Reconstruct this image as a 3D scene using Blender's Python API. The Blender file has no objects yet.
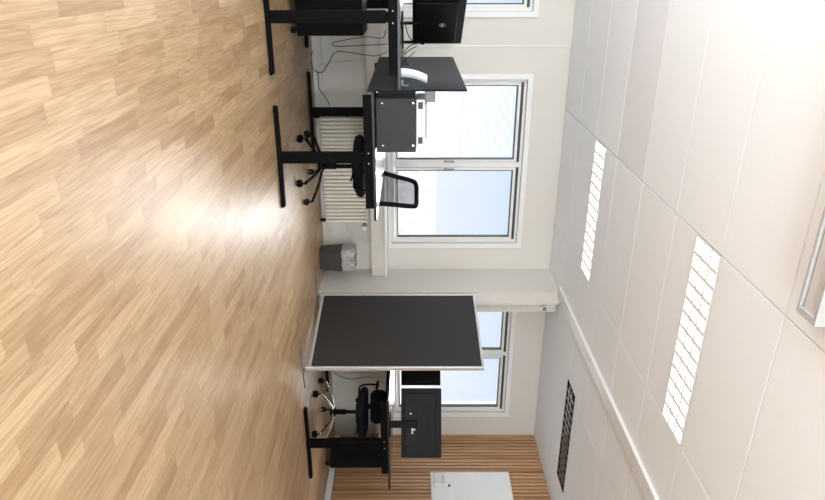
import bpy, bmesh, math, random
from mathutils import Vector, Matrix
random.seed(7)
SC = bpy.context.scene
COL = SC.collection
R = math.radians

# ------------------------------------------------------------------ camera (the photograph lies on its side)
CAM_H = 1.03
YAW = R(23.9)
fwd = Vector((math.sin(YAW), math.cos(YAW), 0))
rgt = Vector((math.cos(YAW), -math.sin(YAW), 0))
cx, cy, cz = Vector((0, 0, 1)), -rgt, -fwd           # camera rolled by a quarter turn
cam_d = bpy.data.cameras.new('camera'); cam = bpy.data.objects.new('camera', cam_d); COL.objects.link(cam)
M3 = Matrix((cx, cy, cz)).transposed()
cam.matrix_world = Matrix.Translation((0, 0, CAM_H)) @ M3.to_4x4()
cam_d.sensor_fit = 'HORIZONTAL'; cam_d.sensor_width = 36.0; cam_d.lens = 643 / 825 * 36
cam_d.clip_start = 0.05; cam_d.clip_end = 500
SC.camera = cam

# ------------------------------------------------------------------ sky, sun, exposure, added fill lights
W = bpy.data.worlds.new('sky'); SC.world = W; W.use_nodes = True
nt = W.node_tree; nt.nodes.clear()
tc = nt.nodes.new('ShaderNodeTexCoord'); sp = nt.nodes.new('ShaderNodeSeparateXYZ')
cr = nt.nodes.new('ShaderNodeValToRGB'); bg = nt.nodes.new('ShaderNodeBackground'); ow = nt.nodes.new('ShaderNodeOutputWorld')
nt.links.new(tc.outputs['Generated'], sp.inputs[0]); nt.links.new(sp.outputs['Z'], cr.inputs[0])
nt.links.new(cr.outputs[0], bg.inputs[0]); nt.links.new(bg.outputs[0], ow.inputs[0])
cr.color_ramp.elements[0].position = 0.0; cr.color_ramp.elements[0].color = (0.88, 0.92, 0.98, 1)
cr.color_ramp.elements[1].position = 0.16; cr.color_ramp.elements[1].color = (0.66, 0.79, 0.95, 1)
hi = cr.color_ramp.elements.new(0.34); hi.color = (1.7, 1.8, 1.9, 1)
bg.inputs[1].default_value = 1.0
sun_d = bpy.data.lights.new('sun', 'SUN'); sun = bpy.data.objects.new('sun', sun_d); COL.objects.link(sun)
sun_d.energy = 12.0; sun_d.angle = R(62); sun_d.color = (0.96, 0.98, 1.0)
SUN_AZ, SUN_EL = R(21), R(22)
sdir = Vector((math.sin(SUN_AZ) * math.cos(SUN_EL), math.cos(SUN_AZ) * math.cos(SUN_EL), math.sin(SUN_EL)))
sun.rotation_euler = sdir.to_track_quat('Z', 'Y').to_euler()
SC.view_settings.view_transform = 'Standard'; SC.view_settings.look = 'None'
SC.view_settings.gamma = 1.0; SC.view_settings.use_curve_mapping = False
SC.view_settings.exposure = 0.08
LAMP = 3.2
def fill_light(loc, rot, w, h, e):  # added area lights at the unseen windows, tilted up to brighten the ceiling
    ad = bpy.data.lights.new('fill_light', 'AREA'); ao = bpy.data.objects.new('fill_light', ad); COL.objects.link(ao)
    ad.shape = 'RECTANGLE'; ad.size = w; ad.size_y = h; ad.energy = e; ad.color = (0.85, 0.925, 1.0)
    ao.location = loc; ao.rotation_euler = rot
for xx in (-1.25, 1.05, 3.35): fill_light((xx, -3.32, 1.5), (R(145), 0, 0), 1.85, 1.6, 155)
for yy, e_ in ((-1.4, 130), (1.1, 62), (3.6, 98)): fill_light((-2.52, yy, 1.4), (0, R(-142), 0), 1.6, 1.85, e_)

# ------------------------------------------------------------------ materials
def newmat(name):
    m = bpy.data.materials.new(name); m.use_nodes = True
    return m, m.node_tree, m.node_tree.nodes['Principled BSDF']

def mat(name, col, rough=0.5, metal=0.0, var=0.06, scale=18.0, bump=0.0, bscale=200.0, spec=0.5):
    m, t, p = newmat(name)
    tcn = t.nodes.new('ShaderNodeTexCoord')
    n = t.nodes.new('ShaderNodeTexNoise'); n.inputs['Scale'].default_value = scale; n.inputs['Detail'].default_value = 4
    t.links.new(tcn.outputs['Object'], n.inputs['Vector'])
    r = t.nodes.new('ShaderNodeValToRGB')
    r.color_ramp.elements[0].position = 0.3; r.color_ramp.elements[1].position = 0.7
    r.color_ramp.elements[0].color = tuple(c * (1 - var) for c in col) + (1,)
    r.color_ramp.elements[1].color = tuple(min(1, c * (1 + var)) for c in col) + (1,)
    t.links.new(n.outputs['Fac'], r.inputs[0]); t.links.new(r.outputs[0], p.inputs['Base Color'])
    p.inputs['Roughness'].default_value = rough; p.inputs['Metallic'].default_value = metal
    p.inputs['Specular IOR Level'].default_value = spec
    if bump:
        n2 = t.nodes.new('ShaderNodeTexNoise'); n2.inputs['Scale'].default_value = bscale
        t.links.new(tcn.outputs['Object'], n2.inputs['Vector'])
        b = t.nodes.new('ShaderNodeBump'); b.inputs['Strength'].default_value = bump; b.inputs['Distance'].default_value = 0.002
        t.links.new(n2.outputs['Fac'], b.inputs['Height']); t.links.new(b.outputs[0], p.inputs['Normal'])
    return m

def emis(name, col, s):
    m, t, p = newmat(name)
    p.inputs['Base Color'].default_value = col + (1,)
    p.inputs['Emission Color'].default_value = col + (1,); p.inputs['Emission Strength'].default_value = s
    return m

def see_through(name, col, fac, rough=0.05):
    """clear pane or open mesh: part straight-through, part surface"""
    m, t, p = newmat(name)
    p.inputs['Base Color'].default_value = col + (1,); p.inputs['Roughness'].default_value = rough
    tr = t.nodes.new('ShaderNodeBsdfTransparent'); mx = t.nodes.new('ShaderNodeMixShader')
    mx.inputs[0].default_value = fac
    t.links.new(tr.outputs[0], mx.inputs[1]); t.links.new(p.outputs[0], mx.inputs[2])
    t.links.new(mx.outputs[0], t.nodes['Material Output'].inputs[0])
    return m

def glass_mat():
    m, t, p = newmat('window_glass')
    tr = t.nodes.new('ShaderNodeBsdfTransparent'); gl = t.nodes.new('ShaderNodeBsdfGlossy'); gl.inputs['Roughness'].default_value = 0.0
    fr = t.nodes.new('ShaderNodeFresnel'); fr.inputs[0].default_value = 1.25
    mx = t.nodes.new('ShaderNodeMixShader')
    t.links.new(fr.outputs[0], mx.inputs[0]); t.links.new(tr.outputs[0], mx.inputs[1]); t.links.new(gl.outputs[0], mx.inputs[2])
    t.links.new(mx.outputs[0], t.nodes['Material Output'].inputs[0])
    return m

def parquet():
    m, t, p = newmat('oak_parquet')
    N = t.nodes.new; L = t.links.new
    tcn = N('ShaderNodeTexCoord'); mp = N('ShaderNodeMapping'); mp.inputs['Rotation'].default_value = (0, 0, R(90))
    L(tcn.outputs['Object'], mp.inputs[0])
    def math_(op, a, b_=None, c_=None):
        x = N('ShaderNodeMath'); x.operation = op
        for k, q in enumerate((a, b_, c_)):
            if q is None: continue
            if isinstance(q, (int, float)): x.inputs[k].default_value = q
            else: L(q, x.inputs[k])
        return x.outputs[0]
    ROW, LEN = 0.070, 0.46
    sx = N('ShaderNodeSeparateXYZ'); L(mp.outputs[0], sx.inputs[0])
    yr = math_('DIVIDE', sx.outputs['Y'], ROW); row = math_('FLOOR', yr)
    wn = N('ShaderNodeTexWhiteNoise'); wn.noise_dimensions = '1D'; L(row, wn.inputs['W'])
    xr = math_('ADD', math_('DIVIDE', sx.outputs['X'], LEN), math_('MULTIPLY', wn.outputs['Value'], 9.0))
    stave = math_('FLOOR', xr)
    cb = N('ShaderNodeCombineXYZ'); L(row, cb.inputs[0]); L(stave, cb.inputs[1])
    w2 = N('ShaderNodeTexWhiteNoise'); w2.noise_dimensions = '2D'; L(cb.outputs[0], w2.inputs['Vector'])
    fy = math_('FRACT', yr); fx_ = math_('FRACT', xr)
    ey = math_('MULTIPLY', math_('MINIMUM', fy, math_('SUBTRACT', 1.0, fy)), ROW)
    ex = math_('MULTIPLY', math_('MINIMUM', fx_, math_('SUBTRACT', 1.0, fx_)), LEN)
    joint = math_('LESS_THAN', math_('MINIMUM', ex, ey), 0.0007)
    ramp = N('ShaderNodeValToRGB'); e = ramp.color_ramp.elements
    e[0].position = 0; e[0].color = (0.41, 0.25, 0.130, 1); e[1].position = 1; e[1].color = (0.58, 0.40, 0.235, 1)
    x = ramp.color_ramp.elements.new(0.25); x.color = (0.465, 0.305, 0.167, 1)
    x = ramp.color_ramp.elements.new(0.7); x.color = (0.52, 0.352, 0.20, 1)
    L(w2.outputs['Value'], ramp.inputs[0])
    # per-stave offset so the grain differs from stave to stave
    sc = N('ShaderNodeVectorMath'); sc.operation = 'SCALE'; sc.inputs['Scale'].default_value = 37.0
    L(w2.outputs['Color'], sc.inputs[0])
    ad = N('ShaderNodeVectorMath'); ad.operation = 'ADD'; L(mp.outputs[0], ad.inputs[0]); L(sc.outputs[0], ad.inputs[1])
    m2 = N('ShaderNodeMapping'); m2.inputs['Scale'].default_value = (1.3, 13, 1); L(ad.outputs[0], m2.inputs[0])
    n1 = N('ShaderNodeTexNoise'); n1.inputs['Scale'].default_value = 1.1; n1.inputs['Detail'].default_value = 2.0; n1.inputs['Distortion'].default_value = 0.15
    L(m2.outputs[0], n1.inputs['Vector'])
    # growth rings : contour lines of a stretched noise
    mul = N('ShaderNodeMath'); mul.operation = 'MULTIPLY'; mul.inputs[1].default_value = 38.0; L(n1.outputs['Fac'], mul.inputs[0])
    sn = N('ShaderNodeMath'); sn.operation = 'SINE'; L(mul.outputs[0], sn.inputs[0])
    r2 = N('ShaderNodeValToRGB'); r2.color_ramp.elements[0].position = 0.0; r2.color_ramp.elements[0].color = (0.80, 0.76, 0.70, 1)
    r2.color_ramp.elements[1].position = 0.55; r2.color_ramp.elements[1].color = (1, 1, 1, 1)
    sa = N('ShaderNodeMath'); sa.operation = 'MULTIPLY_ADD'; sa.inputs[1].default_value = 0.5; sa.inputs[2].default_value = 0.5; L(sn.outputs[0], sa.inputs[0])
    L(sa.outputs[0], r2.inputs[0])
    m3 = N('ShaderNodeMapping'); m3.inputs['Scale'].default_value = (5, 170, 1); L(ad.outputs[0], m3.inputs[0])
    n2 = N('ShaderNodeTexNoise'); n2.inputs['Scale'].default_value = 1.0; n2.inputs['Detail'].default_value = 5.0; L(m3.outputs[0], n2.inputs['Vector'])
    r3 = N('ShaderNodeValToRGB'); r3.color_ramp.elements[0].position = 0.35; r3.color_ramp.elements[0].color = (0.80, 0.75, 0.68, 1)
    r3.color_ramp.elements[1].position = 0.62; r3.color_ramp.elements[1].color = (1.05, 1.05, 1.05, 1); L(n2.outputs['Fac'], r3.inputs[0])
    def mulc(a, c, f=1.0):
        x = N('ShaderNodeMix'); x.data_type = 'RGBA'; x.blend_type = 'MULTIPLY'; x.inputs[0].default_value = f
        L(a, x.inputs[6]); L(c, x.inputs[7]); return x.outputs[2]
    c = mulc(ramp.outputs[0], r2.outputs[0], 0.6); c = mulc(c, r3.outputs[0], 1.0)
    inv = N('ShaderNodeMath'); inv.operation = 'MULTIPLY'; inv.inputs[1].default_value = 0.5; L(joint, inv.inputs[0])
    mo = N('ShaderNodeMix'); mo.data_type = 'RGBA'; L(inv.outputs[0], mo.inputs[0]); L(c, mo.inputs[6]); mo.inputs[7].default_value = (0.26, 0.15, 0.07, 1)
    L(mo.outputs[2], p.inputs['Base Color'])
    rr = N('ShaderNodeMapRange'); rr.inputs[3].default_value = 0.30; rr.inputs[4].default_value = 0.46; L(n2.outputs['Fac'], rr.inputs[0])
    L(rr.outputs[0], p.inputs['Roughness'])
    bp = N('ShaderNodeBump'); bp.inputs['Strength'].default_value = 0.35; bp.inputs['Distance'].default_value = 0.001
    L(n2.outputs['Fac'], bp.inputs['Height']); L(bp.outputs[0], p.inputs['Normal'])
    p.inputs['Specular IOR Level'].default_value = 0.5
    return m

def slatwood():
    m, t, p = newmat('slat_oak')
    N = t.nodes.new; L = t.links.new
    tcn = N('ShaderNodeTexCoord'); mp = N('ShaderNodeMapping'); mp.inputs['Scale'].default_value = (60, 60, 2.0); L(tcn.outputs['Object'], mp.inputs[0])
    n = N('ShaderNodeTexNoise'); n.inputs['Scale'].default_value = 1.0; n.inputs['Detail'].default_value = 4; L(mp.outputs[0], n.inputs['Vector'])
    m2 = N('ShaderNodeMapping'); m2.inputs['Scale'].default_value = (1, 17.0, 0.25); L(tcn.outputs['Object'], m2.inputs[0])
    n2 = N('ShaderNodeTexNoise'); n2.inputs['Scale'].default_value = 1.0; n2.inputs['Detail'].default_value = 1; L(m2.outputs[0], n2.inputs['Vector'])
    ad = N('ShaderNodeMath'); ad.operation = 'MULTIPLY_ADD'; ad.inputs[1].default_value = 0.5; L(n.outputs['Fac'], ad.inputs[0])
    ml = N('ShaderNodeMath'); ml.operation = 'MULTIPLY'; ml.inputs[1].default_value = 0.5; L(n2.outputs['Fac'], ml.inputs[0]); L(ml.outputs[0], ad.inputs[2])
    r = N('ShaderNodeValToRGB'); r.color_ramp.elements[0].position = 0.32; r.color_ramp.elements[0].color = (0.30, 0.155, 0.072, 1)
    r.color_ramp.elements[1].position = 0.68; r.color_ramp.elements[1].color = (0.66, 0.39, 0.20, 1); L(ad.outputs[0], r.inputs[0])
    L(r.outputs[0], p.inputs['Base Color']); p.inputs['Roughness'].default_value = 0.35
    return m

M = {}
M['floor'] = parquet(); M['slat'] = slatwood(); M['glass'] = glass_mat()
M['wall'] = mat('painted_wall', (0.70, 0.665, 0.605), 0.75, var=0.015, scale=3, bump=0.05)
M['white'] = mat('white_enamel', (0.82, 0.81, 0.79), 0.4, var=0.01)
M['casing'] = mat('cream_casing', (0.68, 0.645, 0.58), 0.5, var=0.02)
M['radiator'] = mat('cream_radiator_enamel', (0.78, 0.74, 0.62), 0.4, var=0.015)
M['tile'] = mat('ceiling_tile', (0.88, 0.90, 0.92), 0.9, var=0.015, scale=90, bump=0.15, bscale=160)
M['tile2'] = mat('ceiling_tile_older', (0.81, 0.81, 0.83), 0.9, var=0.015, scale=90, bump=0.15, bscale=160)
M['void'] = mat('ceiling_void', (0.25, 0.24, 0.23), 0.9)
M['slatback'] = mat('slat_felt', (0.03, 0.022, 0.018), 0.9)
M['black'] = mat('black_powder_coat', (0.004, 0.004, 0.004), 0.55, var=0.15, scale=40, spec=0.05)
M['blackpl'] = mat('black_plastic', (0.005, 0.005, 0.005), 0.5, var=0.1, spec=0.1)
M['top'] = mat('black_laminate', (0.02, 0.021, 0.023), 0.22, var=0.1)
M['felt'] = mat('dark_felt', (0.011, 0.012, 0.014), 0.42, var=0.12, scale=60, bump=0.1, bscale=500, spec=0.12)
M['fabric'] = mat('charcoal_fabric', (0.025, 0.022, 0.020), 0.7, var=0.12, scale=160, bump=0.3, bscale=700)
M['seatfab'] = mat('black_seat_fabric', (0.007, 0.007, 0.008), 0.9, var=0.15, scale=120, spec=0.2, bump=0.3, bscale=600)
M['alu'] = mat('brushed_aluminium', (0.72, 0.71, 0.69), 0.38, metal=0.6, var=0.04)
M['chrome'] = mat('chrome', (0.80, 0.80, 0.80), 0.15, metal=1.0, var=0.02)
M['steel'] = mat('dark_grey_steel', (0.036, 0.039, 0.037), 0.45, metal=0.05, var=0.05, spec=0.2)
M['greyal'] = mat('grey_fitting', (0.45, 0.45, 0.44), 0.5, var=0.02)
M['diff'] = mat('opal_unlit', (0.62, 0.60, 0.58), 0.5, var=0.02)
M['lamp'] = emis('lit_tubes', (0.93, 0.97, 1.0), LAMP)
M['louvre'] = mat('louvre_white', (0.80, 0.78, 0.73), 0.4, var=0.01)
M['louvred'] = mat('louvre_mirror', (0.45, 0.45, 0.46), 0.2, metal=0.9, var=0.05)
M['dark'] = mat('lamp_dark_inside', (0.02, 0.02, 0.022), 0.6, spec=0.1)
M['wb'] = mat('whiteboard_surface', (0.88, 0.88, 0.86), 0.12, var=0.005)
M['paper'] = mat('white_paper', (0.85, 0.86, 0.88), 0.6, var=0.01)
M['liner'] = mat('bin_liner', (0.36, 0.35, 0.33), 0.35, var=0.3, scale=30, bump=0.6, bscale=40)
M['binm'] = mat('bin_plastic', (0.055, 0.052, 0.05), 0.5, var=0.12, scale=50)
M['gasket'] = mat('gasket_dark', (0.05, 0.055, 0.06), 0.5)
M['slatblind'] = mat('blind_slat', (0.62, 0.66, 0.72), 0.5, var=0.02)
M['mesh'] = see_through('chair_mesh', (0.05, 0.05, 0.055), 0.4, 0.6)
M['screen'] = mat('screen_off', (0.006, 0.006, 0.007), 0.1)
M['mback'] = mat('monitor_back', (0.008, 0.0078, 0.007), 0.4, var=0.05, spec=0.1)
M['cable'] = mat('black_cable', (0.01, 0.01, 0.01), 0.5)
M['wcable'] = mat('white_cable', (0.6, 0.57, 0.52), 0.5)
M['facade'] = mat('pale_facade', (0.88, 0.85, 0.83), 0.8, var=0.02, scale=0.5)
M['fwin'] = mat('facade_window', (0.68, 0.66, 0.65), 0.5, var=0.1, scale=0.5)
M['ground'] = mat('pale_asphalt', (0.6, 0.6, 0.6), 0.9)
M['handle'] = mat('grey_handle', (0.22, 0.23, 0.24), 0.4, metal=0.3)
M['red'] = mat('red_plastic', (0.6, 0.03, 0.03), 0.5)
M['pink'] = mat('pink_plastic', (0.7, 0.35, 0.4), 0.5)
M['logo'] = mat('silver_logo', (0.45, 0.47, 0.5), 0.3, metal=0.5)

# ------------------------------------------------------------------ mesh helpers
class MB:
    def __init__(s): s.bm = bmesh.new()
    def _post(s, vs, mi, bev=0, seg=2, smooth=False):
        fs = set(f for v in vs for f in v.link_faces)
        for f in fs: f.material_index = mi; f.smooth = smooth
        if bev:
            es = list(set(e for v in vs for e in v.link_edges))
            r = bmesh.ops.bevel(s.bm, geom=es, offset=bev, segments=seg, affect='EDGES', profile=0.5)
            for f in r['faces']: f.material_index = mi
    def box(s, a, b, mi=0, bev=0, seg=2, mat=None, top=None):
        """axis box from corner a to corner b; top=(sx,sy) scales the upper face; mat places it"""
        x0, y0, z0 = a; x1, y1, z1 = b
        r = bmesh.ops.create_cube(s.bm, size=1.0); vs = r['verts']
        for v in vs:
            sx, sy = (top if (top and v.co.z > 0) else (1, 1))
            v.co = Vector(((x0 + x1) / 2 + v.co.x * (x1 - x0) * sx, (y0 + y1) / 2 + v.co.y * (y1 - y0) * sy, (z0 + z1) / 2 + v.co.z * (z1 - z0)))
            if mat: v.co = mat @ v.co
        s._post(vs, mi, bev, seg); return s
    def cyl(s, p, q, r0, r1=None, n=20, mi=0, smooth=True):
        p, q = Vector(p), Vector(q); r1 = r0 if r1 is None else r1
        d = q - p; ro = d.to_track_quat('Z', 'Y').to_matrix().to_4x4()
        r = bmesh.ops.create_cone(s.bm, cap_ends=True, segments=n, radius1=r0, radius2=r1, depth=d.length, matrix=Matrix.Translation((p + q) / 2) @ ro)
        for f in set(f for v in r['verts'] for f in v.link_faces):
            f.material_index = mi; f.smooth = smooth and len(f.verts) == 4
        return s
    def tube(s, pts, r, n=8, mi=0, sub=6, closed=False):
        pts = [Vector(p) for p in pts]
        if sub > 1 and len(pts) > 2:
            out = []; m = len(pts); rng = m if closed else m - 1
            for i in range(rng):
                g = (lambda k: pts[k % m]) if closed else (lambda k: pts[max(0, min(m - 1, k))])
                p0, p1, p2, p3 = g(i - 1), g(i), g(i + 1), g(i + 2)
                for j in range(sub):
                    t = j / sub
                    out.append(0.5 * ((2 * p1) + (p2 - p0) * t + (2 * p0 - 5 * p1 + 4 * p2 - p3) * t * t + (3 * p1 - p0 - 3 * p2 + p3) * t ** 3))
            if not closed: out.append(pts[-1])
            pts = out
        rr = r if isinstance(r, (tuple, list)) else (r, r)
        rings = []; m = len(pts); up = None
        for i, p in enumerate(pts):
            a = pts[(i - 1) % m] if (closed or i > 0) else p; b = pts[(i + 1) % m] if (closed or i < m - 1) else p
            d = (b - a).normalized()
            if up is None: up = Vector((0, 0, 1)) if abs(d.z) < 0.9 else Vector((1, 0, 0))
            x = d.cross(up).normalized(); y = x.cross(d).normalized(); up = y
            rings.append([s.bm.verts.new(p + x * math.cos(k * 2 * math.pi / n) * rr[0] + y * math.sin(k * 2 * math.pi / n) * rr[1]) for k in range(n)])
        for i in range(m if closed else m - 1):
            A, B = rings[i], rings[(i + 1) % m]
            for k in range(n):
                f = s.bm.faces.new((A[k], A[(k + 1) % n], B[(k + 1) % n], B[k])); f.smooth = True; f.material_index = mi
        if not closed:
            s.bm.faces.new(rings[0]).material_index = mi; s.bm.faces.new(list(reversed(rings[-1]))).material_index = mi
        return s
    def loft(s, rings, mi=0, smooth=True, cap=True):
        R_ = [[s.bm.verts.new(p) for p in ring] for ring in rings]; n = len(R_[0])
        for i in range(len(R_) - 1):
            for k in range(n):
                f = s.bm.faces.new((R_[i][k], R_[i][(k + 1) % n], R_[i + 1][(k + 1) % n], R_[i + 1][k])); f.smooth = smooth; f.material_index = mi
        if cap:
            s.bm.faces.new(list(reversed(R_[0]))).material_index = mi; s.bm.faces.new(R_[-1]).material_index = mi
        return s
    def build(s, name, mats, parent=None, loc=None, rz=0):
        bmesh.ops.recalc_face_normals(s.bm, faces=s.bm.faces)
        me = bpy.data.meshes.new(name); s.bm.to_mesh(me); s.bm.free()
        for m in (mats if isinstance(mats, (list, tuple)) else [mats]): me.materials.append(m)
        o = bpy.data.objects.new(name, me); COL.objects.link(o)
        if parent is not None: o.parent = parent
        if loc: o.location = loc
        if rz: o.rotation_euler.z = rz
        return o

def rrect(cx_, cy_, z, w, h, r, n=5):
    pts = []
    for (sx, sy, a0) in ((1, 1, 0), (-1, 1, 90), (-1, -1, 180), (1, -1, 270)):
        for k in range(n + 1):
            a = R(a0 + 90 * k / n)
            pts.append(Vector((cx_ + sx * (w / 2 - r) + r * math.cos(a), cy_ + sy * (h / 2 - r) + r * math.sin(a), z)))
    return pts

def tag(o, label=None, cat=None, group=None, kind=None):
    if label: o['label'] = label
    if cat: o['category'] = cat
    if group: o['group'] = group
    if kind: o['kind'] = kind
    return o
def struct(o, label=None, cat=None):
    o['kind'] = 'structure'
    if label: o['label'] = label
    if cat: o['category'] = cat
    return o
def empty(name, loc, rz=0, **k):
    o = bpy.data.objects.new(name, None); COL.objects.link(o); o.location = loc; o.rotation_euler.z = rz
    o.empty_display_size = 0.1
    return tag(o, **k)
def copy_tree(o, parent=None):
    c = o.copy(); COL.objects.link(c)
    if parent is not None: c.parent = parent
    for ch in [x for x in list(bpy.data.objects) if x.parent == o]: copy_tree(ch, c)
    return c

# ------------------------------------------------------------------ room
X0, X1, Y0, Y1, H = -2.60, 5.75, -3.40, 6.85, 2.65
struct(MB().box((X0 - .2, Y0 - .2, -0.1), (X1 + .2, Y1 + .25, 0)).build('floor', M['floor']), 'light oak strip parquet floor with window glare', 'floor')

# openings
ZB, ZT = 0.79, 2.235
WINS = [('window_1', 1.09, 2.95), ('window_2', 3.60, 5.37), ('window_3', -1.44, 0.425)]
wf = MB(); TH = 0.25
ops = sorted([(a, b) for _, a, b in WINS]); x = X0 - .2
for a, b in ops:
    wf.box((x, Y1, 0), (a, Y1 + TH, H + .15)); wf.box((a, Y1, 0), (b, Y1 + TH, ZB)); wf.box((a, Y1, ZT), (b, Y1 + TH, H + .15)); x = b
wf.box((x, Y1, 0), (X1 + .2, Y1 + TH, H + .15))
struct(wf.build('wall_front', M['wall']), 'cream painted outer wall with the windows', 'wall')

# right wall behind slats, left wall, back wall; openings added to brighten the ceiling
struct(MB().box((X1, Y0, 0), (X1 + .2, Y1, H + .15)).build('wall_right', M['slatback']))
sl = MB(); y = Y1 - .012
while y > 2.0:
    sl.box((X1 - .024, y - .043, .075), (X1 - .0005, y, H - .002)); y -= .058
o = sl.build('trim_1', M['slat']); struct(o, 'vertical brown oak slat cladding on the far wall', 'wall cladding')
wl = MB(); y = Y0
LOP = [(-2.35, -.45), (.15, 2.05), (2.65, 4.55)]
for a, b in LOP:
    wl.box((X0 - .2, y, 0), (X0, a, H + .15)); wl.box((X0 - .2, a, 0), (X0, b, .7)); wl.box((X0 - .2, a, 2.35), (X0, b, H + .15)); y = b
wl.box((X0 - .2, y, 0), (X0, Y1, H + .15))
struct(wl.build('wall_left', M['wall']))
wb = MB(); OP = [(-2.2, -0.3), (0.1, 2.0), (2.4, 4.3)]
x = X0 - .2
for a, b in OP:
    wb.box((x, Y0 - .2, 0), (a, Y0, H + .15)); wb.box((a, Y0 - .2, 0), (b, Y0, .7)); wb.box((a, Y0 - .2, 2.35), (b, Y0, H + .15)); x = b
wb.box((x, Y0 - .2, 0), (X1 + .2, Y0, H + .15))
struct(wb.build('wall_back', M['wall']))

# stub wall between the two bays, with its narrower edge
struct(MB().box((3.28, 6.25, 0), (3.43, Y1 - .001, H - .002)).build('wall_center', M['wall']), 'white stub wall standing out between two windows', 'wall')
struct(MB().box((3.431, 6.32, 0), (3.56, Y1 - .001, H - .012)).build('trim_2', M['casing']), 'narrow cream pilaster against the stub wall', 'trim')

# ceiling tiles : one mesh of separate tiles with gaps, openings left for the lamps
TX, TY = 1.27, 0.6275
gx0, gy0 = 1.395, 3.068
LAMPS = []           # x0, x1, y0, y1, lit
def tile_rects():
    out = []
    nx0 = math.floor((X0 - gx0) / TX); ny0 = math.floor((Y0 - gy0) / TY)
    for i in range(nx0, 6):
        for j in range(ny0, 8):
            a, b = gx0 + i * TX, gx0 + (i + 1) * TX; c, d = gy0 + j * TY, gy0 + (j + 1) * TY
            a, b, c, d = max(a, X0), min(b, X1), max(c, Y0), min(d, Y1)
            if b - a < .02 or d - c < .02: continue
            out.append((i, j, a, b, c, d))
    return out
lamp_cells = {(0, 0): ('near', 1), (0, 3): ('far', 1), (2, 3): ('far', 0)}
ct = MB(); g = .0028
for (i, j, a, b, c, d) in tile_rects():
    if (i, j) in lamp_cells:
        side, lit = lamp_cells[(i, j)]; mid = (c + d) / 2
        if side == 'near': LAMPS.append((a, b, c, mid, lit, (i, j))); c2, d2 = mid, d
        else: LAMPS.append((a, b, mid, d, lit, (i, j))); c2, d2 = c, mid
        ct.box((a + g, c2 + g, H), (b - g, d2 - g, H + .02), 0, .0025, 1)
    else:
        ct.box((a + g, c + g, H), (b - g, d - g, H + .02), 1 if (i, j) == (-1, 2) else 0, .0025, 1)
ct.box((X0 - .2, Y0 - .2, H + .1), (X1 + .2, Y1 + .25, H + .15), 2)
struct(ct.build('ceiling', [M['tile'], M['tile2'], M['void']]), 'suspended ceiling of long white tiles with thin joints', 'ceiling')
struct(MB().box((3.20, Y0 + .01, H - .03), (3.33, 6.245, H - .001), 0, .004).build('trim_3', M['white']), 'white strip running along the ceiling from the stub wall', 'trim')
# sill casing
def sill(name, a, b, lab):
    m = MB().box((a, 6.655, .565), (b, Y1 - .001, .715)); m.box((a, 6.625, .716), (b, Y1 - .001, .738), 1, .003)
    struct(m.build(name, [M['casing'], M['white']]), lab, 'window sill')
sill('trim_4', X0 + .01, 3.275, 'long boxed cream window sill left of the stub wall')
sill('trim_5', 3.565, X1 - .03, 'boxed cream window sill between stub wall and slat wall')
struct(MB().box((.750, Y1 - .006, .74), (.762, Y1 - .0005, H - .002), 0, .002).build('trim_6', M['white']), 'thin vertical cover strip between two windows', 'trim')
m = MB().box((X1 - .04, 2.0, 0), (X1 - .0245, Y1 - .03, .07), 0, .003)
struct(m.build('baseboard_right', M['white']))
m = MB().box((X0 + .01, Y1 - .014, .0), (3.275, Y1 - .001, .06), 0, .003); m.box((X0 + .01, Y1 - .03, .062), (3.275, Y1 - .001, .10), 0, .004)
struct(m.build('baseboard_front', M['casing']))
struct(MB().box((3.266, 6.24, 0), (3.279, Y1 - .04, .06), 0, .003).build('baseboard_center', M['casing']))

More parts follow.
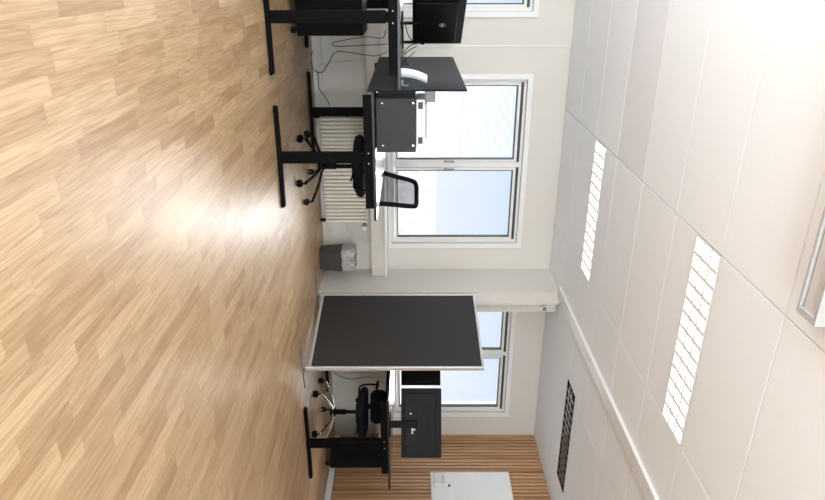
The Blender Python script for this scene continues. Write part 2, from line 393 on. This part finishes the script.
# ------------------------------------------------------------------ windows
def window(name, a, b, blind=False, label=''):
    root = empty(name, ((a + b) / 2, Y1, ZB)); struct(root, label, 'window')
    ox, oy, oz = (a + b) / 2, Y1, ZB
    w, h = b - a, ZT - ZB
    def L(m, nm, mt, par=root): return m.build(nm, mt, par)
    m = MB(); c = .055
    m.box((-w/2 - c, -.018, -.035), (-w/2, -.001, h + c), 0, .003); m.box((w/2, -.018, -.035), (w/2 + c, -.001, h + c), 0, .003)
    m.box((-w/2, -.018, h), (w/2, -.001, h + c), 0, .003); m.box((-w/2, -.018, -.035), (w/2, -.001, 0), 0, .003)
    L(m, 'casing', M['white'])
    m = MB(); f = .035; ya, yb = .04, .11
    m.box((-w/2, ya, 0), (-w/2 + f, yb, h), 0, .003); m.box((w/2 - f, ya, 0), (w/2, yb, h), 0, .003)
    m.box((-w/2 + f, ya, 0), (w/2 - f, yb, f), 0, .003); m.box((-w/2 + f, ya, h - .03), (w/2 - f, yb, h), 0, .003)
    m.box((-.03, ya, f), (.03, yb, h - .03), 0, .003)
    L(m, 'window_frame', M['white'])
    for k, (s0, s1) in enumerate(((-w/2 + f, -.03), (.03, w/2 - f))):
        z0, z1 = f, h - .03
        m = MB(); q = .03; y2, y3 = .05, .10
        m.box((s0 + .004, y2 - .022, z0 + .004), (s0 + q, y3 - .012, z1 - .03), 0, .004); m.box((s1 - q, y2 - .022, z0 + .004), (s1 - .004, y3 - .012, z1 - .03), 0, .004)
        m.box((s0 + q, y2 - .022, z0 + .004), (s1 - q, y3 - .012, z0 + q), 0, .004); m.box((s0 + q, y2 - .022, z1 - .03 - q), (s1 - q, y3 - .012, z1 - .03), 0, .004)
        sash = L(m, 'sash', M['white'])
        m = MB(); e = .011
        u0, u1, v0, v1 = s0 + q, s1 - q, z0 + q, z1 - .03 - q
        m.box((u0, y2 - .012, v0), (u0 + e, y3 - .02, v1)); m.box((u1 - e, y2 - .012, v0), (u1, y3 - .02, v1))
        m.box((u0, y2 - .012, v0), (u1, y3 - .02, v0 + e)); m.box((u0, y2 - .012, v1 - e), (u1, y3 - .02, v1))
        m.box((s0 + .004, y2 - .02, z1 - .029), (s1 - .004, y3 - .014, z1 - .001))  # gap above the sash: its shade put in as a dark strip
        m.build('gasket', M['gasket'], sash)
        MB().box((u0 + e, .072, v0 + e), (u1 - e, .076, v1 - e)).build('pane', M['glass'], sash)
        hx = (s1 - q / 2) if k == 0 else (s0 + q / 2)
        m = MB().cyl((hx, y2 - .022, .60), (hx, y2 - .045, .60), .010).box((hx - .008, y2 - .055, .59), (hx + .008, y2 - .043, .70), 0, .004)
        m.build('window_handle', M['handle'], sash)
        if blind and k == 0:
            m = MB(); z = v0 + .02
            rot = Matrix.Rotation(R(24), 4, 'X')
            while z < v1 - .01:
                m.box((u0 + e + .004, -.0125, -.0006), (u1 - e - .004, .0125, .0006), 0, mat=Matrix.Translation((0, .115, z)) @ rot)
                z += .024
            m.build('blind', M['slatblind'], root)
            MB().box((u0 + e, .10, .775), (u1 - e, .13, .785)).build('blind_rail', M['white'], root)
    return root
window('window_1', 1.09, 2.95, True, 'two-sash window with fine blind behind left sash, between wall strip and stub wall')
window('window_2', 3.60, 5.37, False, 'two-sash window behind the dark divider, beside the slat wall')
window('window_3', -1.44, 0.425, True, 'window at the photo edge behind the raised desk')
for n, (a, b) in enumerate(OP):  # unseen windows added in the back wall for more light
    m = MB(); y0_, y1_ = Y0 - .13, Y0 - .06
    for q0, q1 in ((a, a + .06), (b - .06, b), ((a + b) / 2 - .04, (a + b) / 2 + .04)): m.box((q0, y0_, .7), (q1, y1_, 2.35))
    m.box((a, y0_, .7), (b, y1_, .76)); m.box((a, y0_, 2.29), (b, y1_, 2.35))
    struct(m.build('window_%d' % (n + 4), M['white']))
for n, (a, b) in enumerate(LOP):  # added left-wall windows, out of view, around the fill lights
    m = MB(); y0_, y1_ = X0 - .13, X0 - .06
    for q0, q1 in ((a, a + .06), (b - .06, b), ((a + b) / 2 - .04, (a + b) / 2 + .04)): m.box((y0_, q0, .7), (y1_, q1, 2.35))
    m.box((y0_, a, .7), (y1_, b, .76)); m.box((y0_, a, 2.29), (y1_, b, 2.35))
    struct(m.build('window_%d' % (n + 7), M['white']))

# ------------------------------------------------------------------ ceiling lamps
def lamp(a, b, c, d, lit, cell):
    lab = {(0, 0): 'lit louvred ceiling lamp, the nearer and larger of two', (0, 3): 'lit louvred ceiling lamp, the farther one by the window wall',
           (2, 3): 'switched-off ceiling lamp with dark mirror louvre'}.get(cell, 'lit louvred ceiling lamp behind or beside the camera')
    root = empty('ceiling_lamp', ((a + b) / 2, (c + d) / 2, H), label=lab, cat='ceiling lamp', group='long ceiling lamps set in the tiles')
    w, h = (b - a) / 2 - .006, (d - c) / 2 - .006
    m = MB(); t = .008
    m.box((-w, -h, -.004), (w, -h + t, .07)); m.box((-w, h - t, -.004), (w, h, .07)); m.box((-w, -h + t, -.004), (-w + t, h - t, .07)); m.box((w - t, -h + t, -.004), (w, h - t, .07))
    m.box((-w + t, -h + t, .062), (w - t, h - t, .07))
    m.build('housing', M['louvre'] if lit else M['dark'], root)
    wi, hi = w - t, h - t
    MB().box((-wi + .002, -hi + .002, .020 if lit else .05), (wi - .002, hi - .002, .028 if lit else .058)).build('tube_cover', M['lamp'] if lit else M['dark'], root)
    m = MB(); n = 13
    zf = .018 if lit else .046
    for k in range(1, n):
        xx = -wi + 2 * wi * k / n
        m.box((xx - .011, -hi, -.002), (xx + .011, hi, zf), 0)
    for yy in (-hi / 3, hi / 3) :
        m.box((-wi, yy - .008, -.003), (wi, yy + .008, zf), 0)
    m.build('louvre', M['louvre'] if lit else M['louvred'], root)
for l in LAMPS: lamp(*l)

# linear grey fitting under the ceiling close to the camera
root = empty('linear_ceiling_fitting', (.67, 2.20, H - .08), label='grey unlit box-shaped ceiling fitting at the right photo edge', cat='ceiling fitting')
m = MB(); m.box((-.60, -.065, 0), (.60, -.048, .079), 0, .002); m.box((-.60, .048, 0), (.60, .065, .079), 0, .002)
m.box((-.60, -.048, 0), (-.57, .048, .079), 0, .002); m.box((.57, -.048, 0), (.60, .048, .079), 0, .002)
m.build('housing', M['greyal'], root)
MB().box((-.569, -.047, .012), (.569, .040, .03)).build('diffuser', M['diff'], root)

# ------------------------------------------------------------------ desks
def desk(label, x0, x1, y0, y1, zt, cxl, fx0, fx1):
    root = empty('standing_desk', ((x0 + x1) / 2, (y0 + y1) / 2, 0), label=label, cat='desk', group='black sit-stand desks')
    ox, oy = root.location.x, root.location.y
    P = lambda q: (q[0] - ox, q[1] - oy, q[2])
    MB().box(P((x0, y0, zt - .022)), P((x1, y1, zt)), 0, .003).build('tabletop', M['top'], root)
    for (ya, yb, s) in ((y0 + .005, y0 + .065, 1), (y1 - .20, y1 - .14, -1)):
        m = MB().box(P((cxl - .043, ya + .005, .032)), P((cxl + .043, yb - .005, zt - .10)), 0, .005)
        m.box(P((cxl - .036, ya + .011, zt - .11)), P((cxl + .036, yb - .011, zt - .024)), 0, .003)
        m.build('leg', M['black'], root)
        m = MB(); m.box(P((fx0, ya, .004)), P((fx1, yb, .034)), 0, .006, top=(.97, .9))
        f = m.build('foot', M['black'], root)
        for fx in (fx0 + .04, fx1 - .04): MB().cyl(P((fx, (ya + yb) / 2, 0)), P((fx, (ya + yb) / 2, .006)), .018).build('glide', M['blackpl'], f)
        m = MB().box(P((x0 + .02, ya - .002, zt - .085)), P((x1 - (.10 if zt != .81 else .20), ya + .028, zt - .023)), 0, .003)
        cb = m.build('crossbar', M['black'], root)
        if s == 1:
            for dx in (-.04, .04): MB().cyl(P((cxl + dx, ya - .0045, zt - .052)), P((cxl + dx, ya - .0021, zt - .052)), .0055, n=12).build('screw', M['greyal'], cb)
    for q in (-.20, .16): MB().box(P((cxl + q, y0 + .07, zt - .06)), P((cxl + q + .04, y1 - .2, zt - .024))).build('beam', M['black'], root)
    return root
desk('black sit-stand desk raised higher, left of the tall dark divider panel', -.17, .826, 4.73, 6.60, .945, .33, -.11, .73)
desk('black sit-stand desk carrying the dark grey computer case', .846, 1.846, 4.73, 6.60, .75, 1.34, .945, 1.745)
desk('black desk behind the dark standing divider, with two monitors on it', 3.72, 4.81, 4.92, 6.55, .81, 4.25, 3.83, 4.68)

# desk screen between the two left desks
r = empty('desk_divider', (.836, 5.7, .70), label='tall dark panel between the raised desk and the lower desk', cat='divider')
MB().box((-.008, -.95, 0), (.008, .88, .73), 0, .006).build('panel', M['felt'], r)
for yy in (-.80,):
    MB().box((-.05, yy - .02, .246), (-.0085, yy + .02, .262), 0, .002).box((-.016, yy - .02, .255), (-.0085, yy + .02, .30), 0, .002).build('clamp', M['handle'], r)

# curved white sheet standing on raised desk
m = MB(); n = 12; rings = []
for k in range(n + 1):
    t = k / n; xx = .050 * t * t; zz = .195 * t
    rings.append([Vector((xx, .01 * t, zz)), Vector((xx + .062, .01 * t, zz)), Vector((xx + .062, .01 * t + .012, zz)), Vector((xx, .01 * t + .012, zz))])
m.loft(rings)
tag(m.build('curved_white_sheet', M['paper'], loc=(.700, 4.90, .9455)), 'curved white sheet leaning on the raised desk in front of the dark panel', 'paper')

# ------------------------------------------------------------------ monitors
def monitor(label, loc, rz, w, h, z_bottom, tilt=0, ports=False, logo=False, posts=None, group=None, zt=0, base_w=.24):
    """origin on desk; local +Y is the rear side that faces the camera"""
    root = empty('computer_monitor', loc, rz, label=label, cat='monitor', group=group)
    zb = z_bottom - loc[2]
    T = Matrix.Translation((0, 0, zb)) @ Matrix.Rotation(R(tilt), 4, 'X')
    m = MB().box((-w/2, -.014, 0), (w/2, .014, h), 0, .006, mat=T)
    m.box((-w * .44, .0145, .03), (w * .44, .028, h * .86), 0, .006, mat=T)
    sh = m.build('rear_shell', M['mback'], root)
    MB().box((-w/2 + .008, -.0165, .015), (w/2 - .008, -.0145, h - .008), 0, mat=T).build('screen', M['screen'], root)
    if logo:
        m = MB(); c = T @ Vector((0, .0335, h * .58))
        n = 24; ring = [c + Vector((math.cos(k * 2 * math.pi / n) * .024, 0, math.sin(k * 2 * math.pi / n) * .024)) for k in range(n)]
        m.tube(ring, .0018, n=6, sub=1, closed=True)
        # two slanted letters inside the ring (seen from the rear, x runs the other way)
        def st(x_, z_a, z_b): m.tube([c + Vector((-(x_ + z_a * .3), .001, z_a)), c + Vector((-(x_ + z_b * .3), .001, z_b))], .0016, n=6)
        st(-.010, -.010, .018); st(-.002, -.010, .005); st(.004, -.018, .006); st(.012, -.007, .006)
        m.tube([c + Vector((.009, .001, .005)), c + Vector((.003, .001, .007)), c + Vector((.0, .001, .005))], .0016, n=6)
        m.tube([c + Vector((-.005, .001, .006)), c + Vector((-.012, .001, .007))], .0016, n=6)
        m.tube([c + Vector((-.003, .001, -.009)), c + Vector((-.010, .001, -.008))], .0016, n=6)
        m.build('logo', M['logo'], sh)
    if ports:
        m = MB(); m.box((-w * .30, .0285, .04), (w * .34, .0300, .145), 0, .001, mat=T); m.build('port_recess', M['dark'], sh)
        for px, pw, pz in ((.10, .012, .085), (-.05, .012, .10), (-.07, .010, .10), (-.088, .012, .10), (-.055, .010, .12)):
            MB().box((px - pw/2, .0302, pz), (px + pw/2, .038, pz + .016), 0, .001, mat=T).build('connector', M['alu'], sh)
        m = MB(); 
        for k in range(16): m.box((-w * .2 + k * w * .4 / 16, .0325, h * .66), (-w * .2 + k * w * .4 / 16 + .006, .0335, h * .70), mat=T)
        m.build('vent', M['dark'], sh)
    if posts:
        m = MB()
        for px in posts: m.box((px - .011, .018, .014), (px + .011, .036, zb + .09), 0, .003)
        m.box((posts[0] - .02, .0325, zb + .07), (posts[1] + .02, .040, zb + .095), 0, .002)
        m.tube([(posts[0] + .01, .05, zb + .03), ((posts[0] + posts[1]) / 2, .055, zb - .03), (posts[1], .045, .03)], .004)
        m.build('stand', M['blackpl'], root)
        MB().box((posts[0] - .03, -.06, 0), (posts[1] + .03, .07, .013), 0, .004).build('base', M['blackpl'], root)
    else:
        MB().box((-.035, .033, .012), (.035, .055, zb + .16), 0, .005).build('stand', M['blackpl'], root)
        MB().box((-base_w/2, -.12, 0), (base_w/2, .065, .012), 0, .004).build('base', M['blackpl'], root)
    return root
# raised desk: rear normal (.81,-.59)
mc = Vector((.40, 5.29, 0))
monitor('black monitor seen from behind on the raised desk, round logo on its back', (mc.x, mc.y, .9455), math.atan2(-.59, .81) - math.pi / 2, .62, .40, 1.03, logo=True, posts=(-.26, .02), group='computer monitors')
MB_ = None
rn = -fwd
rzc = math.atan2(rn.y, rn.x) - math.pi / 2
def at(u, v, t): return fwd * t + rgt * ((u - 250) / 643 * t) + Vector((0, 0, CAM_H + (v - 412.5) / 643 * t))
p = at(423, 401, 6.25); monitor('right one of two black monitors behind the standing divider, ports on its back', (p.x, p.y, .8105), rzc, .675, .39, .92, ports=True, group='computer monitors')
monitor('left one of two black monitors, mostly hidden behind the standing divider', (3.815, 5.755, .8105), math.atan2(-.69, -.72) - math.pi / 2, .55, .41, .912, group='computer monitors', base_w=.15)

# ------------------------------------------------------------------ equipment on the lower desk
r = empty('computer_case', (1.105, 5.0, .7505), label='dark grey steel computer case lying on the lower desk, four screws on its panel', cat='computer')
MB().box((-.205, -.20, .006), (.205, .20, .306), 0, .004).build('case', M['steel'], r)
MB().box((-.200, -.2035, .012), (.200, -.2005, .300), 0, .001).build('side_panel', M['steel'], r)
for sx in (-.17, .15):
    for sz in (.055, .285): MB().cyl((sx, -.2085, sz), (sx, -.2036, sz), .0065, n=14).build('screw', M['chrome'], r)
MB().box((-.18, -.16, 0), (.18, .16, .0055)).build('foot_pad', M['blackpl'], r)
r = empty('white_network_box', (1.10, 4.96, 1.0575), label='slim white device box lying on top of the computer case', cat='device')
MB().box((-.185, -.13, 0), (.185, .13, .068), 0, .006).build('body', M['white'], r)
for q in (-.165, .10): MB().box((q, -.1325, .015), (q + .05, -.1305, .050)).build('port', M['gasket'], r)
m = MB().box((-.07, -.1325, .035), (.06, -.1305, .04)); m.build('label_strip', M['greyal'], r)
MB().box((-.14, -.09, .0685), (.12, .11, .084), 0, .003).build('lid', M['greyal'], r)
tag(MB().box((-.05, -.04, 0), (.045, .04, .085), 0, .008).build('small_grey_box', mat('smoke_grey_plastic', (.33, .33, .33), .4), loc=(.945, 5.14, 1.1265)), 'small grey box on top of the slim white device', 'box')

# ------------------------------------------------------------------ swivel chairs
def chair(label, loc, rz, base_mat, seat_z, back_top, arm_z, low=False, group='office swivel chairs', leg_turn=0):
    """front is local -Y, back at +Y"""
    root = empty('office_chair', loc, rz, label=label, cat='chair', group=group)
    for k in range(5):
        a = R(90 + 72 * k + leg_turn); d = Vector((math.cos(a), math.sin(a), 0))
        m = MB(); m.tube([d * .03 + Vector((0, 0, .185)), d * .17 + Vector((0, 0, .150)), d * .34 + Vector((0, 0, .078))], (.017, .013), n=10)
        leg = m.build('leg', base_mat, root)
        c = d * .34; s = Vector((-d.y, d.x, 0))
        m = MB()
        for q in (-1, 1): m.cyl(c + s * (.008 * q) + Vector((0, 0, .028)), c + s * (.024 * q) + Vector((0, 0, .028)), .028, n=20)
        m.cyl(c + Vector((0, 0, .03)), c + Vector((0, 0, .075)), .009, n=12)
        m.build('caster', M['blackpl'], leg)
    m = MB().cyl((0, 0, .150), (0, 0, .205), .045).cyl((0, 0, .205), (0, 0, .32), .028).cyl((0, 0, .32), (0, 0, seat_z - .06), .018)
    m.build('gas_column', M['blackpl'], root)
    m = MB().box((-.10, -.10, seat_z - .07), (.10, .13, seat_z - .035), 0, .012); m.tube([(.10, -.02, seat_z - .055), (.20, -.03, seat_z - .065), (.235, -.03, seat_z - .075)], .007)
    m.cyl((-.14, .02, seat_z - .06), (-.10, .02, seat_z - .06), .022)
    m.build('tilt_mechanism', M['blackpl'], root)
    m = MB()
    prof = [(.40, .40, -.045, 0), (.47, .46, -.030, 0), (.50, .49, 0, 0), (.49, .48, .030, 0), (.44, .43, .045, 0), (.30, .30, .050, 0)]
    m.loft([[p_ + Vector((0, 0, -.02 * max(0, -(p_.y + .12)) * 4)) for p_ in rrect(0, 0, seat_z + z_, w_, h_, min(w_, h_) * .28, 6)] for (w_, h_, z_, _) in prof])
    m.build('seat', M['seatfab'], root)
    hb, ht = seat_z + (.06 if low else .10), back_top
    bw0, bw1 = (.38, .36) if low else (.44, .34)
    lean = .04 if low else .10
    y_b = .255
    def bp(x_, t): return Vector((x_, y_b + lean * t + .05 * (1 - (2 * x_ / .46) ** 2) * .6, hb + (ht - hb) * t))
    pts = []
    for (fx, t) in ((-1, .12), (-1, .5), (-1, .88), (-.8, .99), (0, 1.0), (.8, .99), (1, .88), (1, .5), (1, .12), (.8, .01), (0, 0), (-.8, .01)):
        ww = bw0 + (bw1 - bw0) * t; pts.append(bp(fx * ww / 2, t))
    if low:
        n_ = 8; grid_f = []; m = MB()
        rings = []
        for k in range(n_ + 1):
            t = k / n_; sc_ = 1 - .25 * abs(2 * t - 1) ** 3; ww = (bw0 + (bw1 - bw0) * t) * sc_
            ring = [bp(ww * (i / 6 - .5), t) + Vector((0, -.02, 0)) for i in range(7)] + [bp(ww * (.5 - i / 6), t) + Vector((0, .02, 0)) for i in range(7)]
            rings.append(ring)
        m.loft(rings); m.build('backrest', M['seatfab'], root)
    else:
        m = MB().tube(pts, (.022, .024), n=8, sub=5, closed=True)
        m.build('back_frame', M['blackpl'], root)
        m = MB(); n_ = 8; gv = []
        for k in range(n_ + 1):
            t = .03 + .94 * k / n_; ww = (bw0 + (bw1 - bw0) * t) * .95 * (1 - .10 * abs(2 * t - 1) ** 6)
            gv.append([m.bm.verts.new(bp(ww * (i / 8 - .5), t)) for i in range(9)])
        for k in range(n_):
            for i in range(8): m.bm.faces.new((gv[k][i], gv[k][i + 1], gv[k + 1][i + 1], gv[k + 1][i])).smooth = True
        ms = m.build('back_mesh', M['mesh'], root)
        sm = ms.modifiers.new('thickness', 'SOLIDIFY'); sm.thickness = .003
    m = MB().tube([(0, .12, seat_z - .05), (0, .24, seat_z - .045), (0, .315 if not low else .30, seat_z + .02), (0, .30, hb + .05)], (.028, .012), n=10)
    m.build('back_support', M['blackpl'], root)
    for s_ in (-1, 1):
        m = MB().tube([(s_ * .17, .03, seat_z - .045), (s_ * .255, .03, seat_z - .04), (s_ * .285, .03, seat_z + .02), (s_ * .285, .03, arm_z - .02)], (.018, .010), n=10)
        ar = m.build('armrest', M['blackpl'], root)
        MB().box((s_ * .285 - .035, -.12, arm_z - .02), (s_ * .285 + .035, .13, arm_z + .005), 0, .012, 3).build('arm_pad', M['blackpl'], ar)
    return root
def face(fx, fy): return math.atan2(fy, fx) + math.pi / 2      # rotation that turns local -Y towards (fx,fy)
chair('black office chair with open mesh back beside the lower desk', (1.715, 5.80, 0), face(-.90, -.44), M['blackpl'], .54, 1.07, .655, leg_turn=38)
chair('low black office chair with shiny metal legs under the desk behind the divider', (4.38, 5.60, 0), face(-.45, -.9), M['chrome'], .50, .742, .66, low=True, leg_turn=65)

# ------------------------------------------------------------------ drawer pedestals
def pedestal(label, x0, x1, y0, y1, zt, rz=0):
    root = empty('drawer_pedestal', ((x0 + x1) / 2, (y0 + y1) / 2, 0), rz, label=label, cat='drawer unit', group='black drawer pedestals on casters')
    w, d = (x1 - x0) / 2, (y1 - y0) / 2
    MB().box((-w, -d, .06), (w, d - .02, zt), 0, .004).build('body', M['black'], root)
    hs = (zt - .08) / 3
    for k in range(3):
        z = .07 + k * hs
        dr = MB().box((-w + .004, d - .019, z), (w - .004, d, z + hs - .006), 0, .003).build('drawer', M['black'], root)
        MB().box((-.06, d + .0005, z + hs - .05), (.06, d + .018, z + hs - .04), 0, .003).build('handle', M['alu'], dr)
    for sx in (-1, 1):
        for sy in (-1, 1):
            c = Vector((sx * (w - .045), sy * (d - .06), .028))
            MB().cyl(c - Vector((0, .022, 0)) + Vector((0, 0, 0)), c + Vector((0, .022, 0)), .028, n=18).cyl(c + Vector((0, 0, .01)), c + Vector((0, 0, .033)), .010, n=10).build('caster', M['blackpl'], root)
    return root
pedestal('black drawer pedestal on casters under the raised desk', .145, .545, 5.67, 6.25, .614)
pedestal('black drawer pedestal between the divided-off desk and the slat wall', 5.235, 5.575, 5.93, 6.34, .665, R(-41))

# ------------------------------------------------------------------ radiator
r = empty('radiator', (2.03, 6.76, 0), label='cream ribbed radiator on the wall under the window sill', cat='radiator')
m = MB(); xs = -.615
pts = []
n = 29; pitch = 1.23 / n
for k in range(n):
    a = xs + k * pitch
    m.box((a, -.062, .062), (a + pitch * .70, -.031, .525), 0, .005, 2)
m.box((-.615, -.0305, .058), (.615, -.03, .53)); m.box((-.615, .01, .058), (.615, .025, .53))
m.build('panel', M['radiator'], r)
m = MB(); m.box((-.6175, -.03, .06), (-.6155, .01, .535)); m.box((.6155, -.03, .06), (.6175, .01, .535)); m.box((-.61, -.029, .531), (.61, .009, .536)); m.build('side_cover', M['radiator'], r)
for sx in (-.45, .45): MB().box((sx - .015, .026, .12), (sx + .015, .085, .48)).build('bracket', M['white'], r)
m = MB().cyl((.618, -.01, .49), (.665, -.01, .49), .014).cyl((.665, -.012, .49), (.665, .06, .49), .010)
m.build('valve', M['handle'], r)
MB().cyl((.668, -.085, .49), (.668, -.012, .49), .024, .028).build('thermostat_knob', M['white'], r)
MB().tube([(.618, -.01, .10), (.66, -.01, .10), (.70, .0, .10), (.73, .04, .10), (.73, .085, .10)], .010).build('pipe', M['white'], r)
for sx in (-.58, .58): MB().box((sx - .015, -.05, 0), (sx + .015, -.02, .0575)).build('foot', M['blackpl'], r)

# ------------------------------------------------------------------ waste bin
r = empty('waste_bin', (3.00, 6.56, 0), 0, label='dark waste bin with a crumpled grey liner by the stub wall', cat='waste bin')
rings = [rrect(0, 0, z, w_, w_ * .85, .04) for z, w_ in ((0, .225), (.01, .235), (.27, .275), (.285, .285), (.285, .270), (.02, .225))]
MB().loft(rings, cap=True).build('body', M['binm'], r)
m = MB(); rings = []
random.seed(3); N_ = 48
for (z, s_, j) in ((.25, 1.01, .002), (.29, 1.02, .003), (.315, 1.0, .004), (.345, .95, .006), (.375, .90, .007), (.395, .86, .009)):
    ring = []
    for k in range(N_):
        a = 2 * math.pi * k / N_; rr_ = .147 * s_ * (1 / max(abs(math.cos(a)) ** 4 + abs(math.sin(a) / .88) ** 4, 1e-6) ** .25)
        rr_ += random.uniform(-j, j)
        ring.append(Vector((rr_ * math.cos(a), rr_ * math.sin(a), z + random.uniform(-j, j) * 1.2)))
    rings.append(ring)
m.loft(rings, cap=False, smooth=False)
o = m.build('liner', M['liner'], r); sm = o.modifiers.new('thickness', 'SOLIDIFY'); sm.thickness = .002

# ------------------------------------------------------------------ standing divider
A = Vector((3.255, 6.14, 0)); Bq = Vector((3.445, 5.03, 0)); dv = (Bq - A); Lw = dv.length
r = empty('standing_divider', tuple((A + Bq) / 2), math.atan2(dv.y, dv.x), label='dark grey fabric standing divider with aluminium frame', cat='divider')
hw = Lw / 2
MB().box((-hw + .022, -.016, .082), (hw - .022, .016, 1.678), 0, .004).build('panel', M['fabric'], r)
m = MB(); m.box((-hw, -.02, .03), (-hw + .022, .02, 1.70), 0, .004); m.box((hw - .022, -.02, .03), (hw, .02, 1.70), 0, .004)
m.box((-hw + .022, -.02, 1.678), (hw - .022, .02, 1.70), 0, .004); m.box((-hw + .022, -.02, .055), (hw - .022, .02, .082), 0, .004)
m.build('frame', M['alu'], r)
for sx in (-1, 1):
    c = sx * (hw - .011)
    MB().box((c - .02, -.24, .002), (c + .02, .24, .010), 0, .003).box((c - .011, -.02, .010), (c + .011, .02, .029)).build('foot', M['handle'], r)

# ------------------------------------------------------------------ whiteboard on the slat wall
WX = X1 - .0245
r = empty('whiteboard', (WX, 5.46, 1.25), label='white framed glossy board mounted on the wooden slat wall', cat='whiteboard')
MB().box((-.020, -.65, .012), (-.001, .65, .948)).build('board', M['wb'], r)
m = MB(); m.box((-.030, -.665, 0), (-.001, -.65, .96), 0, .003); m.box((-.030, .65, 0), (-.001, .665, .96), 0, .003)
m.box((-.030, -.65, .948), (-.001, .65, .96), 0, .003); m.box((-.030, -.65, 0), (-.001, .65, .012), 0, .003)
m.build('frame', M['white'], r)
r = empty('marker_holder', (WX - .021, 5.975, 1.29), label='small white marker holder on the lower corner of the board', cat='holder')
MB().box((-.045, -.08, 0), (-.001, .08, .09), 0, .006).build('body', M['louvre'], r)
for k, (yy, mm) in enumerate(((.05, 'pink'), (.02, 'paper'), (-.04, 'greyal'))): MB().cyl((-.022, yy, .05), (-.022, yy, .125), .009, n=12).build('marker', M[mm], r)
tag(MB().cyl((-.012, 0, 0), (-.0005, 0, 0), .014, n=20).build('board_magnet', M['gasket'], loc=(WX - .0205, 5.90, 1.47)), 'small dark round magnet on the white board', 'magnet')

# round sensor under the ceiling on the pilaster
r = empty('round_sensor', (3.50, 6.30, 2.50), label='small round white sensor high on the narrow pilaster', cat='sensor')
MB().cyl((0, .019, 0), (0, -.015, 0), .036).build('mount', M['white'], r)
MB().cyl((0, -.0155, 0), (0, -.03, 0), .024).build('lens', M['handle'], r)

# ------------------------------------------------------------------ cables
def cable(label, pts, r_=.004, mt='cable', name='cable', sub=8):
    m = MB().tube(pts, r_, n=6, sub=sub)
    return tag(m.build(name, M[mt]), label, 'cable', 'loose cables')
def pz(u, v, y_):
    rr = (u - 250) / 643; dx = math.sin(YAW) + rr * math.cos(YAW); dy = math.cos(YAW) - rr * math.sin(YAW); t = y_ / dy
    return (dx * t, y_, CAM_H + (v - 412.5) / 643 * t)
cable('black cable hanging in a loop under the raised desk, upper one', [pz(30, 386, 6.3), pz(38, 382, 6.4), pz(37, 365, 6.45), pz(42, 336, 6.45), pz(46, 334, 6.45), pz(46, 350, 6.45), pz(45, 372, 6.4), pz(44, 387, 6.3)])
cable('long black cable sagging from the raised desk down to the wall foot', [pz(52, 387, 6.3), pz(56, 375, 6.4), pz(53, 353, 6.45), pz(52, 336, 6.5), pz(64, 328, 6.6), pz(72, 322, 6.7), pz(70, 314, 6.75), pz(58, 311, 6.78), (.80, 6.79, .02)])
cable('thin pale cable crossing the wall under the raised desk', [pz(61, 366, 6.82), pz(61, 350, 6.82), pz(63, 330, 6.8), pz(66, 318, 6.82)], .003, 'wcable')
cable('black cable running down the wall left of the ribbed radiator', [pz(106, 330, 6.80), pz(98, 326, 6.80), pz(88, 319, 6.80), pz(76, 318, 6.80), pz(70, 316, 6.80)], .004)
cable('short black cable drooping across the top of the radiator', [pz(112, 375, 6.62), pz(117, 368, 6.62), pz(118, 352, 6.63), pz(114, 340, 6.64)], .003)
cable('thin grey cable from the radiator foot up to the window sill', [pz(223, 345, 6.80), pz(230, 349, 6.82), pz(237, 358, 6.83), pz(241, 366, 6.83), pz(241, 371, 6.83)], .003, 'wcable')
for k, (u0, u1) in enumerate(((46, 52), (50, 60), (56, 63))):
    cable('thin black cable tangled on the raised desk, %s' % ('beside the monitor stand', 'in the middle of the tangle', 'nearest the dark panel')[k],
          [pz(u0 - 4, 419 - 2 * k, 5.45 - .07 * k), pz(u0, 410, 5.42 - .07 * k), pz(u0 + 5, 405, 5.4 - .07 * k), pz(u1 + 2, 404 + k * 2, 5.4 - .07 * k), pz(u1, 402.4, 5.4 - .07 * k), pz(u1 - 6, 402.2, 5.45 - .07 * k)], .0035)
cable('black cable arching on the floor under the desk behind the divider', [(3.75, 5.9, .006), (3.85, 6.1, .02), (3.95, 6.35, .10), (4.0, 6.5, .30), (4.02, 6.52, .55)], .005)
cable('thin pale cable on the wall behind the low office chair, rising from the floor corner', [pz(366, 326, 6.80), pz(371, 331, 6.82), pz(374, 345, 6.83), pz(373, 362, 6.83), pz(375, 374, 6.83)], .004, 'wcable')
cable('black cable on the wall behind the low office chair, beside the pale one', [pz(366, 332, 6.80), pz(374, 336, 6.82), pz(379, 350, 6.83), pz(377, 366, 6.83), pz(378, 374, 6.83)], .004)
cable('pale cable hanging behind the divided-off desk', [(3.95, 6.60, .72), (3.96, 6.60, .5), (3.9, 6.62, .3), (3.8, 6.6, .08), (3.7, 6.5, .006)], .004, 'wcable')

# ------------------------------------------------------------------ outside : pale buildings across the street
def building(label, x, y, w, d, z0, z1, rows, cols, group='pale buildings outside'):
    root = empty('building', (x, y, z0), label=label, cat='building', group=group)
    h = z1 - z0
    MB().box((-w/2, 0, 0), (w/2, d, h)).build('facade', M['facade'], root)
    MB().box((-w/2 - .3, -.3, h + .001), (w/2 + .3, d + .3, h + .35)).build('roof_edge', M['facade'], root)
    for a in range(cols):
        for b in range(rows):
            px = -w/2 + w * (a + .5) / cols; pzz = h - 1.5 - b * 2.9
            MB().box((px - .5, -.12, pzz - .7), (px + .5, -.001, pzz + .7)).build('window', M['fwin'], root)
building('long pale block of flats seen through the right window sash', 62, 140, 88, 20, -14, 6.0, 4, 44)
building('low pale building seen through the window beside the slat wall', 58, 56, 26, 12, -14, 1.2, 2, 16)
building('pale building half hidden behind the fine window blind', 2, 44, 7, 10, -14, 3.0, 3, 6)
struct(MB().box((-150, 9, -14.2), (200, 260, -14.01)).build('ground', M['ground']))
